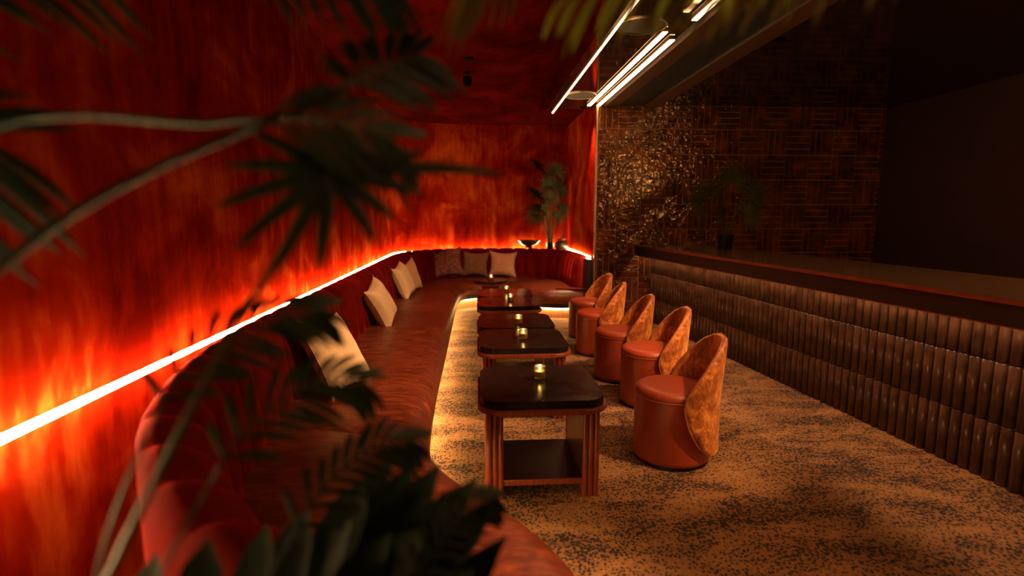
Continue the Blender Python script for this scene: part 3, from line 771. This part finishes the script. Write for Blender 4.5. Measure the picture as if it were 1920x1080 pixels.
# low dark plant filling the lower left
oc = (-.58, .74, 0); pc = thing('broad_leaf_plant', 'mass of broad dark leaves in shadow filling the lower left corner', 'plant', oc)
planter(pc, 0, 0, .15, .45)
rg = random.Random(11)
def blade(root, o, p0, p2, w, mat='leaf_dark', bend=.12, name='leaf', nz=(0, -1, .35)):
    b = bmesh.new(); p0 = Vector(rel(p0, o)); p2 = Vector(rel(p2, o)); mid = p0.lerp(p2, .55) + Vector((0, 0, bend))
    nrm = Vector(nz).normalized(); prev = None; N = 12
    for q in range(N + 1):
        u = q / N; pp = p0 * (1 - u) ** 2 + mid * 2 * u * (1 - u) + p2 * u * u
        tg = (2 * (1 - u) * (mid - p0) + 2 * u * (p2 - mid)).normalized(); ws = tg.cross(nrm).normalized()
        ww = w * (.08 + 1.25 * max(0, u - .15) ** .6 * (1 - u) ** .55 * 1.4) if q < N else .001
        cur_ = (b.verts.new(pp - ws * ww), b.verts.new(pp - nrm * ww * .25), b.verts.new(pp + ws * ww))
        if prev:
            b.faces.new((prev[0], prev[1], cur_[1], cur_[0])); b.faces.new((prev[1], prev[2], cur_[2], cur_[1]))
        prev = cur_
    return obj(name, b, M[mat], root, smooth=True)
tips = [(-.07, .92, 1.150), (.00, .90, 1.135), (.03, .90, 1.09), (.05, .90, 1.02), (-.11, .94, 1.155), (-.16, .95, 1.155), (-.20, .90, 1.14), (-.04, .88, 1.08), (.03, .87, .99), (.045, .84, .93), (-.09, .86, 1.07),
        (-.15, .86, 1.06), (-.21, .84, 1.10), (-.01, .84, 1.0), (-.08, .82, .97), (-.15, .82, .98), (-.22, .80, 1.02), (-.28, .84, 1.12), (-.33, .80, 1.12), (-.12, .80, .90), (-.22, .78, .92), (-.30, .78, 1.02),
        (-.42, .80, 1.10), (-.50, .80, 1.08), (-.45, .74, 1.0), (-.60, .76, 1.0), (.02, .80, .88), (-.06, .78, .86)]
for i, tp in enumerate(tips):
    blade(pc, oc, (oc[0] + rg.uniform(-.07, .07), oc[1] + rg.uniform(-.05, .05), .40), tp, rg.uniform(.05, .07), bend=rg.uniform(.02, .08), nz=(rg.uniform(-.25, .25), -1, rg.uniform(.2, .7)))
# smaller palm with lighter tips in front of the seat
od = (-.24, .40, 0); pd = thing('young_palm', 'smaller palm with thin green-tipped fronds in front of the leather seat, lower left', 'plant', od); planter(pd, 0, 0, .12, .38)
bd = (od[0], od[1], .34)
for pts, L, m_ in (([bd, (-.42, .55, .95), (-.36, .72, 1.25), (-.27, .84, 1.33), (-.20, .92, 1.31)], .10, 'leaf'), ([bd, (-.36, .60, .85), (-.28, .76, 1.12), (-.19, .88, 1.20), (-.12, .96, 1.18)], .09, 'leaf_dark'),
               ([bd, (-.18, .52, .72), (-.08, .70, .90), (.0, .80, .93), (.06, .86, .91)], .075, 'leaf_green'), ([bd, (-.46, .58, 1.0), (-.42, .70, 1.34), (-.33, .80, 1.44), (-.25, .86, 1.45)], .09, 'leaf'),
               ([bd, (-.22, .56, .78), (-.12, .76, 1.0), (-.03, .88, 1.08), (.03, .94, 1.07)], .07, 'leaf_dark')):
    FR(pd, od, pts, nrm=(.1, -1, .3), L=L, mat=m_, w=.008, n=14, ang=42, droop=.3, start=.5, rr=.003)

# palm right of the camera, its drooping tips enter at the top right
oe = (1.25, .10, 0); pe = thing('kentia_palm', 'palm with drooping yellow-green leaf tips hanging in at the top right', 'plant', oe); planter(pe, 0, 0, .22, .45)
be = (1.25, .10, .42)
FR(pe, oe, [be, (1.30, .20, 1.4), (1.0, .48, 2.05), (.62, .78, 2.06), (.35, .90, 2.005), (.15, .95, 1.965)], nrm=(.0, -.25, 1), L=.12, mat='leaf_light', w=.010, n=11, ang=62, droop=.9, start=.60, rr=.005)
FR(pe, oe, [be, (1.34, .22, 1.3), (1.10, .50, 1.88), (.78, .74, 1.99), (.50, .86, 1.975), (.31, .91, 1.94)], nrm=(.0, -.35, 1), L=.105, mat='leaf_amber', w=.008, n=18, ang=50, droop=.7, start=.6, rr=.005)
FR(pe, oe, [be, (1.2, .20, 1.5), (.9, .45, 2.2), (.45, .70, 2.25), (.15, .88, 2.12), (.0, .95, 2.0)], nrm=(.0, -.3, 1), L=.15, mat='leaf_amber', w=.009, n=20, ang=50, droop=.8, start=.6, rr=.005)

# ---------------------------------------------------------------- downlights, plus lamps added out of view
SPOTS = [
    (1.0, 2.6, ZC, .75, 3.3, .5, 60, 50, 'downlight above the nearest table'),
    (2.75, 1.9, ZG - .002, 1.45, 3.5, .5, 480, 36, 'downlight aimed at the nearest stool'),
    (2.75, 3.2, ZG - .002, 1.50, 4.7, .5, 520, 40, 'downlight aimed at the second and third stools'),
    (2.75, 4.9, ZG - .002, 1.50, 6.4, .5, 480, 40, 'downlight aimed at the farther stools'),
    (.75, 2.3, ZC, -.80, 3.6, .6, 260, 42, 'downlight aimed at the near part of the left seat'),
    (.75, 3.9, ZC, -.85, 5.7, .6, 330, 40, 'downlight aimed at the middle of the left seat'),
    (.60, 4.15, ZC, -.80, 7.6, .6, 400, 32, 'downlight aimed at the far part of the left seat'),
    (.30, 4.15, ZC, .30, 9.8, .5, 380, 20, 'downlight aimed at the back seat cushions'),
    (.85, 4.15, ZC, 1.3, 8.9, .6, 500, 20, 'downlight aimed at the right end of the back seat'),
    (2.2, 3.0, ZG - .012, -.30, 3.9, .42, 650, 34, 'downlight added to light the front edge of the left seat'),  # extra lamp added to brighten the seat's front roll
    (.40, 1.5, ZC, .12, 1.75, .4, 480, 34, 'downlight above the near end of the banquette'),
    (1.58, 8.05, ZG, 1.68, 8.03, .9, 420, 60, 'downlight grazing the red return wall beside the tiles'),
]
for s_ in SPOTS:
    x, y, z, tx, ty, tz, e, sz, lab = s_
    downlight(x, y, z, tx, ty, tz, e, sz, .8, lab)
for (x, y, lab) in ((4.05, 3.2, 'first added unseen pendant from the tiled wall'), (4.05, 2.3, 'second added unseen pendant from the tiled wall'), (4.05, 1.4, 'added unseen pendant nearest the camera side')):  # unseen pendants added to put glints in the glazed tiles
    r = thing('added_pendant', lab, 'lamp', (x, y, ZG), 0, 'added pendants for tile glints')
    b = bmesh.new(); lathe(b, [(.05, 0), (.05, -.02), (.006, -.022)], 20); obj('canopy', b, M['bronze'], r, angle=40)
    b = bmesh.new(); lathe(b, [(.004, -.02), (.004, -.62)], 8); obj('cord', b, M['black'], r)
    b = bmesh.new(); lathe(b, [(.02, -.60), (.10, -.64), (.15, -.74), (.148, -.74), (.098, -.645), (.0005, -.61)], 28); obj('shade', b, M['bronze'], r, angle=40)
    b = bmesh.new(); lathe(b, [(.0005, -.94), (.07, -.91), (.105, -.83), (.085, -.75), (.0005, -.70)], 20); obj('bulb', b, M['bulb'], r, smooth=True)
w = bpy.data.worlds.new('World'); SC.world = w; w.use_nodes = True
w.node_tree.nodes['Background'].inputs[0].default_value = (1, .35, .15, 1); w.node_tree.nodes['Background'].inputs[1].default_value = .004

# ---------------------------------------------------------------- camera
cam = bpy.data.cameras.new('camera'); co = bpy.data.objects.new('camera', cam); COL.objects.link(co)
cam.sensor_width = 36; cam.lens = 1001 / 1920 * 36
co.location = (0, 0, 1.6); co.rotation_euler = (math.radians(90 - 7.849), 0, math.radians(-3.793))
cam.clip_start = .02
cam.dof.use_dof = True; cam.dof.focus_distance = 4.0; cam.dof.aperture_fstop = 1.0
SC.camera = co
vs = SC.view_settings; vs.view_transform = 'Standard'; vs.look = 'None'; vs.gamma = 1; vs.use_curve_mapping = False; vs.exposure = 0
